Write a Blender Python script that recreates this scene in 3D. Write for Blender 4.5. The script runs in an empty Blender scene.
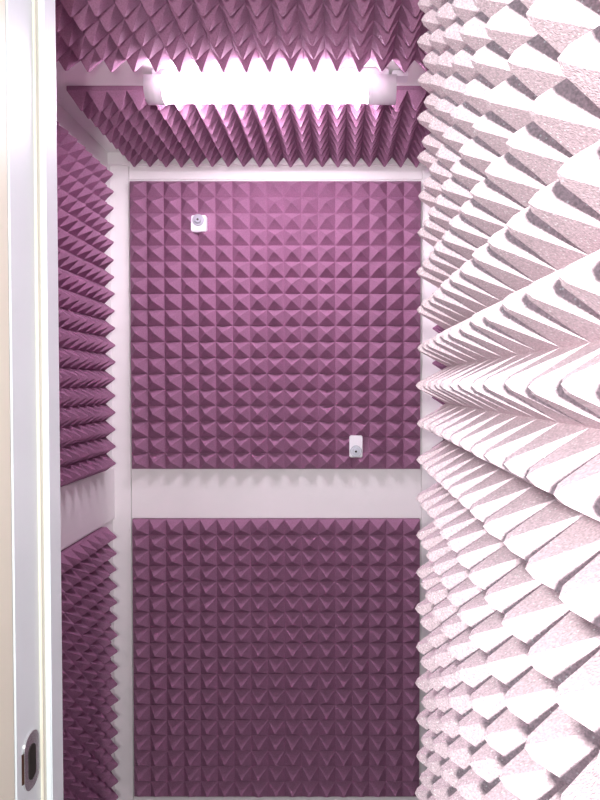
import bpy, bmesh, math, random
from mathutils import Vector, Matrix
random.seed(4)
S=bpy.context.scene
S.view_settings.view_transform='Standard'
S.view_settings.look='None'
CZ=1.53; D=2.25

# ---------- materials ----------
def mat(name, col, rough=0.6, metal=0.0, bump=0.0, bscale=200, var=0.0, vscale=8, bdist=0.003):
    m=bpy.data.materials.new(name); m.use_nodes=True
    nt=m.node_tree; b=nt.nodes['Principled BSDF']
    b.inputs['Base Color'].default_value=(*col,1)
    b.inputs['Roughness'].default_value=rough
    b.inputs['Metallic'].default_value=metal
    tc=nt.nodes.new('ShaderNodeTexCoord')
    if var>0:
        n=nt.nodes.new('ShaderNodeTexNoise'); n.inputs['Scale'].default_value=vscale
        n.inputs['Detail'].default_value=4
        nt.links.new(tc.outputs['Object'],n.inputs['Vector'])
        r=nt.nodes.new('ShaderNodeValToRGB')
        r.color_ramp.elements[0].position=0.3; r.color_ramp.elements[1].position=0.7
        r.color_ramp.elements[0].color=(*[c*(1-var) for c in col],1)
        r.color_ramp.elements[1].color=(*[min(1,c*(1+var)) for c in col],1)
        nt.links.new(n.outputs['Fac'],r.inputs['Fac'])
        nt.links.new(r.outputs['Color'],b.inputs['Base Color'])
    if bump>0:
        n2=nt.nodes.new('ShaderNodeTexNoise'); n2.inputs['Scale'].default_value=bscale
        n2.inputs['Detail'].default_value=2
        nt.links.new(tc.outputs['Object'],n2.inputs['Vector'])
        bp=nt.nodes.new('ShaderNodeBump'); bp.inputs['Strength'].default_value=bump
        bp.inputs['Distance'].default_value=bdist
        nt.links.new(n2.outputs['Fac'],bp.inputs['Height'])
        nt.links.new(bp.outputs['Normal'],b.inputs['Normal'])
    return m
def foam_mat(name, col, var=0.14, bump=0.5, vs=330, bs=420, bd=0.003):
    m=mat(name,col,rough=0.85,bump=bump,bscale=bs,var=var,vscale=vs,bdist=bd)
    b=m.node_tree.nodes['Principled BSDF']
    b.inputs['Specular IOR Level'].default_value=0.3
    return m
M_foam=foam_mat('foam_mauve',(0.335,0.163,0.268))
M_foam2=foam_mat('foam_mauve_lit',(0.66,0.51,0.555),0.28,0.6,520,800,0.0012)  # mauve foam for the door, washed-out look of strong light put into its colour
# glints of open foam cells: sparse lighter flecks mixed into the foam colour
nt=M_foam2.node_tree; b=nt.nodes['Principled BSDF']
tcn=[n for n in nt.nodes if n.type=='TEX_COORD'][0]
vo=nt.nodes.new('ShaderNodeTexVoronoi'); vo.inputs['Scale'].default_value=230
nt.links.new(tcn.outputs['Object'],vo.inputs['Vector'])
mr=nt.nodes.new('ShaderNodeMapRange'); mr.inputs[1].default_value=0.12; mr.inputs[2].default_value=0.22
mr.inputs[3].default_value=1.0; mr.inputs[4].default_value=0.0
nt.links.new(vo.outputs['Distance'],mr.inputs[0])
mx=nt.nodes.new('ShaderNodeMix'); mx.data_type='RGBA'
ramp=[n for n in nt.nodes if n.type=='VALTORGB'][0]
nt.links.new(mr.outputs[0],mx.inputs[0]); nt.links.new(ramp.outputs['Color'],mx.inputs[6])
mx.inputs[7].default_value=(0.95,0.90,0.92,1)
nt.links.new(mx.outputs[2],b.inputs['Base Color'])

M_white=mat('white_painted_board',(0.89,0.87,0.87),0.45,bump=0.08,bscale=60,var=0.02,vscale=5)
M_jamb=mat('door_frame_paint',(0.88,0.94,0.96),0.35,bump=0.05,bscale=40,var=0.02)
M_cream=mat('cream_paint',(0.96,0.92,0.76),0.45,var=0.02)
M_plastic=mat('white_plastic',(0.85,0.84,0.88),0.35)
M_metal=mat('brushed_metal',(0.42,0.42,0.48),0.45,0.7,bump=0.05)
M_steel=mat('polished_steel',(0.75,0.74,0.74),0.25,0.9)
M_bronze=mat('dark_bronze',(0.22,0.13,0.09),0.3,0.9)
M_dark=mat('dark_recess',(0.02,0.012,0.010),0.8)
M_floor=mat('grey_floor',(0.5,0.46,0.47),0.6,bump=0.1,bscale=80,var=0.08,vscale=12)
def emis(name,col,s):
    m=bpy.data.materials.new(name); m.use_nodes=True
    b=m.node_tree.nodes['Principled BSDF']
    b.inputs['Base Color'].default_value=(0.9,0.88,0.9,1)
    b.inputs['Emission Color'].default_value=(*col,1)
    b.inputs['Emission Strength'].default_value=s
    return m
M_tube=emis('lit_diffuser',(1.0,0.87,1.0),70)

# ---------- helpers ----------
def link(o,parent=None):
    S.collection.objects.link(o)
    if parent: o.parent=parent
    return o
def box(name,x0,x1,y0,y1,z0,z1,m,parent=None,bev=0.0):
    bm=bmesh.new()
    bmesh.ops.create_cube(bm,size=1)
    cx,cy,cz=(x0+x1)/2,(y0+y1)/2,(z0+z1)/2
    for v in bm.verts:
        v.co=Vector((v.co.x*(x1-x0),v.co.y*(y1-y0),v.co.z*(z1-z0)))
    if bev>0: bmesh.ops.bevel(bm,geom=bm.edges[:],offset=bev,segments=2,affect='EDGES')
    me=bpy.data.meshes.new(name); bm.to_mesh(me); bm.free()
    me.materials.append(m)
    o=bpy.data.objects.new(name,me); o.location=(cx,cy,cz)
    return link(o,parent)
def foam(name,org,u,v,n,w,h,nu,nv,base,ph,m,cut=None,parent=None,tip=0.10,mid=(0.55,0.43)):
    """pyramid foam sheet: org corner, u/v in-plane unit vectors, n outward."""
    u,v,n=Vector(u),Vector(v),Vector(n); org=Vector(org)
    bm=bmesh.new()
    pu,pv=w/nu,h/nv
    prof=[(1.0,0.0),mid,(tip,1-tip*0.75)]
    def P(a,b,c): return bm.verts.new(org+u*a+v*b+n*c)
    grid={}
    def G(i,j):
        if (i,j) not in grid:
            dz=random.uniform(-0.03,0.03)*ph
            grid[(i,j)]=P(i*pu,j*pv,base+dz)
        return grid[(i,j)]
    for i in range(nu):
        for j in range(nv):
            if cut and cut(( i+.5)*pu,(j+.5)*pv):
                bm.faces.new([G(i,j),G(i+1,j),G(i+1,j+1),G(i,j+1)]); continue
            ring=[G(i,j),G(i+1,j),G(i+1,j+1),G(i,j+1)]
            jx=random.uniform(-1,1)*pu*0.03; jy=random.uniform(-1,1)*pv*0.03
            jh=random.uniform(0.96,1.03)
            cxp,cyp=(i+.5)*pu,(j+.5)*pv
            for s,t in prof[1:]:
                nr=[]
                for sx,sy in((-1,-1),(1,-1),(1,1),(-1,1)):
                    nr.append(P(cxp+sx*s*pu/2+jx*t,cyp+sy*s*pv/2+jy*t,base+ph*t*jh))
                for k in range(4):
                    bm.faces.new([ring[k],ring[(k+1)%4],nr[(k+1)%4],nr[k]])
                ring=nr
            a=P(cxp+jx,cyp+jy,base+ph*(1-tip*0.3)*jh)
            for k in range(4): bm.faces.new([ring[k],ring[(k+1)%4],a])
    c=[P(0,0,0),P(w,0,0),P(w,h,0),P(0,h,0)]
    bm.faces.new([c[3],c[2],c[1],c[0]])
    bm.faces.new([c[0],c[1]]+[G(i,0) for i in range(nu,-1,-1)])
    bm.faces.new([c[1],c[2]]+[G(nu,j) for j in range(nv,-1,-1)])
    bm.faces.new([c[2],c[3]]+[G(i,nv) for i in range(0,nu+1)])
    bm.faces.new([c[3],c[0]]+[G(0,j) for j in range(0,nv+1)])
    bmesh.ops.recalc_face_normals(bm,faces=bm.faces[:])
    me=bpy.data.meshes.new(name); bm.to_mesh(me); bm.free()
    me.materials.append(m)
    return link(bpy.data.objects.new(name,me),parent)
def cyl(name,r,d,loc,axis,m,parent=None,seg=32,bev=0.0,r2=None):
    bm=bmesh.new()
    bmesh.ops.create_cone(bm,cap_ends=True,segments=seg,radius1=r,radius2=r if r2 is None else r2,depth=d)
    if bev: bmesh.ops.bevel(bm,geom=[e for e in bm.edges if abs(e.verts[0].co.z-e.verts[1].co.z)<1e-6],offset=bev,segments=2,affect='EDGES')
    R=Vector((0,0,1)).rotation_difference(Vector(axis)).to_matrix().to_4x4()
    bm.transform(R)
    me=bpy.data.meshes.new(name); bm.to_mesh(me); bm.free()
    for p in me.polygons: p.use_smooth=len(p.vertices)==4
    me.materials.append(m)
    o=bpy.data.objects.new(name,me); o.location=loc
    return link(o,parent)
def empty(name,loc=(0,0,0)):
    e=bpy.data.objects.new(name,None); e.empty_display_size=0.05
    S.collection.objects.link(e); return e

XL,XR=-0.80,0.36
ZC=CZ+0.80
YF=1.0
# ---------- shell ----------
box('floor',-2.2,2.0,-2.2,2.4,-0.06,0.0,M_floor)
box('ceiling',XL-0.06,XR+0.06,YF,D+0.06,ZC,ZC+0.05,M_white)
box('wall_back',XL-0.06,XR+0.06,D,D+0.06,0,ZC,M_white)
box('wall_left',XL-0.06,XL,YF,D,0,ZC,M_white)
box('wall_right',XR,XR+0.06,YF+0.06,D,0,ZC,M_white)
fw=empty('wall_front')
box('front_left_part',-2.0,-0.462,0.86,YF-0.002,0,2.5,M_cream,fw)
box('front_right_part',0.20,1.6,0.98,YF+0.06,0,2.5,M_cream,fw)
box('front_header_part',-0.462,0.20,0.86,YF-0.002,2.22,2.5,M_cream,fw)

# door frame (left side, profiled)
df=empty('door_frame')
box('jamb_board',-0.462,-0.45,0.878,YF,0,2.2,M_jamb,df,0.001)
box('stop_bead',-0.45,-0.438,0.96,YF,0,2.2,M_jamb,df,0.0015)
box('casing',-0.53,-0.4505,0.765,0.876,0,2.25,M_cream,df,0.003)
box('seal_strip',-0.4505,-0.446,0.948,0.960,0,2.2,M_cream,df,0.001)
box('head_board',-0.45,0.17,0.80,YF,2.2,2.212,M_jamb,df,0.001)

# strike plate on the jamb
sp=empty('strike_plate')
def rrect(name,w,h,r,d,loc,m,parent):
    bm=bmesh.new(); vs=[]
    for cx,cy,a0 in((w/2-r,h/2-r,0),(-w/2+r,h/2-r,90),(-w/2+r,-h/2+r,180),(w/2-r,-h/2+r,270)):
        for k in range(9):
            a=math.radians(a0+k*90/8); vs.append(bm.verts.new((0,cx+r*math.cos(a),cy+r*math.sin(a))))
    f=bm.faces.new(vs); g=bmesh.ops.extrude_face_region(bm,geom=[f])
    for v in g['geom']:
        if isinstance(v,bmesh.types.BMVert): v.co.x+=d
    bmesh.ops.recalc_face_normals(bm,faces=bm.faces[:])
    me=bpy.data.meshes.new(name); bm.to_mesh(me); bm.free(); me.materials.append(m)
    o=bpy.data.objects.new(name,me); o.location=loc; return link(o,parent)
rrect('plate',0.044,0.082,0.02,0.0025,(-0.450,0.918,0.985),M_steel,sp)
rrect('latch_hole',0.020,0.050,0.009,0.0008,(-0.4474,0.918,0.983),M_dark,sp)
bm=bmesh.new(); prev=None
for k in range(9):
    a=math.radians(k*10)
    y=-0.018-0.014*math.sin(a)*1.0; x=0.014*(1-math.cos(a))
    r=[bm.verts.new((-0.4475-x,0.918+y,0.985+z)) for z in(-0.022,-0.01,0.01,0.022)]
    if prev:
        for i in range(3): bm.faces.new([prev[i],prev[i+1],r[i+1],r[i]])
    prev=r
me=bpy.data.meshes.new('lip'); bm.to_mesh(me); bm.free(); me.materials.append(M_bronze)
link(bpy.data.objects.new('lip',me),sp)

# ---------- trims ----------
T=0.008
box('trim_1',XL,-0.735,D-T,D,0,ZC,M_white,bev=0.001)
box('trim_2',-0.733,0.285,D-T,D,CZ-0.468,CZ-0.294,M_white,bev=0.001)
box('trim_3',-0.733,0.285,D-T,D,CZ+0.715,ZC,M_white,bev=0.001)
box('trim_4',0.287,XR,D-T,D,0,ZC,M_white,bev=0.001)
box('trim_5',XL,XR,D-0.03,D,ZC-0.04,ZC,M_white,bev=0.001)
box('trim_6',XL,XL+T,YF,D-T,CZ-0.47,CZ-0.29,M_white,bev=0.001)
box('trim_7',XL+0.005,XR-0.005,1.55,1.705,ZC-0.012,ZC,M_white,bev=0.001)
box('baseboard_back',-0.733,0.285,D-0.014,D,0,CZ-1.462,M_white,bev=0.002)

# ---------- foam ----------
F='acoustic_foam_panel'
B,PH=0.018,0.044
def cut(a,b):
    x=-0.733+a; z=CZ-0.29+b
    return (abs(x-(-0.488))<0.03 and abs(z-(CZ+0.557))<0.03) or (abs(x-0.055)<0.03 and abs(z-(CZ-0.215))<0.045)
X=(1,0,0);Y=(0,1,0);Z=(0,0,1)
E=0.0015
foam(F,(-0.728,D-E,CZ-0.293),X,Z,(0,-1,0),1.008,0.998,17,18,B,PH,M_foam,cut)
foam(F,(-0.728,D-E,CZ-1.455),X,Z,(0,-1,0),1.008,0.985,17,18,B,PH,M_foam)
foam(F,(XL+E,1.10,CZ-0.285),Y,Z,X,1.03,1.0,18,18,B,PH,M_foam)
foam(F,(XL+E,1.10,CZ-1.455),Y,Z,X,1.03,0.98,18,18,B,PH,M_foam)
foam(F,(-0.725,1.715,ZC-E),X,Y,(0,0,-1),1.01,0.50,19,9,B,PH,M_foam)
foam(F,(-0.725,1.04,ZC-E),X,Y,(0,0,-1),1.01,0.515,19,9,B,PH,M_foam)
foam(F,(XR-E,1.10,0.06),Y,Z,(-1,0,0),1.0,0.98,18,18,B,PH,M_foam)
foam(F,(XR-E,1.10,CZ-0.29),Y,Z,(-1,0,0),1.0,1.0,18,18,B,PH,M_foam)

# open door with foam lining
dr=empty('door_1')
TX=0.111; p=0.056; ph=0.052
box('door_leaf',TX+0.012+ph,TX+0.052+ph,0.18,0.98,0.02,2.19,M_cream,dr,0.002)
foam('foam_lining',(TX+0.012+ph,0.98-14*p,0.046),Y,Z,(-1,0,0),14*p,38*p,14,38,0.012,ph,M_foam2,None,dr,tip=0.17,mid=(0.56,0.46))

# ---------- bolts on the back panel ----------
for (x,z,w,h,oz) in((-0.484,CZ+0.553,0.052,0.055,0.010),(0.055,CZ-0.212,0.045,0.075,-0.016)):
    e=empty('panel_fixing_bolt')
    box('backing_pad',x-w/2,x+w/2,D-0.050,D-0.021,z-h/2,z+h/2,M_plastic,e,0.003)
    cyl('washer',0.020,0.004,(x,D-0.052,z+oz),(0,-1,0),M_metal,e,bev=0.001)
    cyl('bolt_head',0.012,0.008,(x,D-0.057,z+oz),(0,-1,0),M_metal,e,seg=6,bev=0.001)
    cyl('bolt_socket',0.004,0.001,(x,D-0.0614,z+oz),(0,-1,0),M_dark,e,seg=12)

# ---------- ceiling light ----------
L=empty('fluorescent_ceiling_light'); L.location=(-0.174,1.64,ZC-0.012)
hw=0.315
box('mounting_spine',-hw+0.02,hw-0.02,-0.032,0.032,-0.03,0.0,M_plastic,L,bev=0.003)
def extr(name,x0,x1,rx,rz,zc,m):
    bm=bmesh.new(); r0=[];r1=[]
    N=24
    for k in range(N+1):
        a=math.pi+ math.pi*k/N
        y=rx*math.cos(a); z=zc+rz*math.sin(a)
        r0.append(bm.verts.new((x0,y,z))); r1.append(bm.verts.new((x1,y,z)))
    top=zc+0.02
    for s in(1,-1):
        r0.append(bm.verts.new((x0,s*rx*0.96,top))); r1.append(bm.verts.new((x1,s*rx*0.96,top)))
    n=len(r0)
    for k in range(n): bm.faces.new([r0[k],r0[(k+1)%n],r1[(k+1)%n],r1[k]])
    bm.faces.new(r0); bm.faces.new(r1)
    bmesh.ops.recalc_face_normals(bm,faces=bm.faces[:])
    me=bpy.data.meshes.new(name); bm.to_mesh(me); bm.free(); me.materials.append(m)
    for q in me.polygons: q.use_smooth=len(q.vertices)==4
    return link(bpy.data.objects.new(name,me),L)
extr('diffuser',-hw+0.045,hw-0.07,0.034,0.033,-0.038,M_tube)
extr('end_cap_a',-hw,-hw+0.045,0.037,0.037,-0.038,M_plastic)
extr('end_cap_b',hw-0.07,hw,0.037,0.037,-0.038,M_plastic)
box('mounting_clip',hw-0.01,hw+0.03,-0.02,0.02,-0.014,0,M_plastic,L,0.002)
L.rotation_euler=(0,math.radians(0.4),math.radians(-1))

# ---------- lighting ----------
def area(name,loc,target,size,power,col):
    l=bpy.data.lights.new(name,'AREA'); l.shape='DISK'; l.size=size; l.energy=power; l.color=col
    o=bpy.data.objects.new(name,l); o.location=loc
    o.rotation_euler=(Vector(target)-Vector(loc)).to_track_quat('-Z','Y').to_euler()
    S.collection.objects.link(o)
area('daylight_lamp',(-0.04,-0.28,CZ+0.045),(0.04,1.0,CZ-0.05),0.05,18,(1.0,0.99,0.97))
w=bpy.data.worlds.new('room_daylight'); S.world=w; w.use_nodes=True
w.node_tree.nodes['Background'].inputs[0].default_value=(0.78,0.92,1.0,1)
w.node_tree.nodes['Background'].inputs[1].default_value=0.65

# ---------- camera ----------
cd=bpy.data.cameras.new('camera'); cam=bpy.data.objects.new('camera',cd); S.collection.objects.link(cam)
cd.sensor_fit='VERTICAL'; cd.sensor_height=24; cd.lens=24*640/800
cd.shift_x=-40/800; cd.clip_start=0.01
cam.location=(0,0,CZ); cam.rotation_euler=(math.radians(90-1.34),0,0)
S.camera=cam
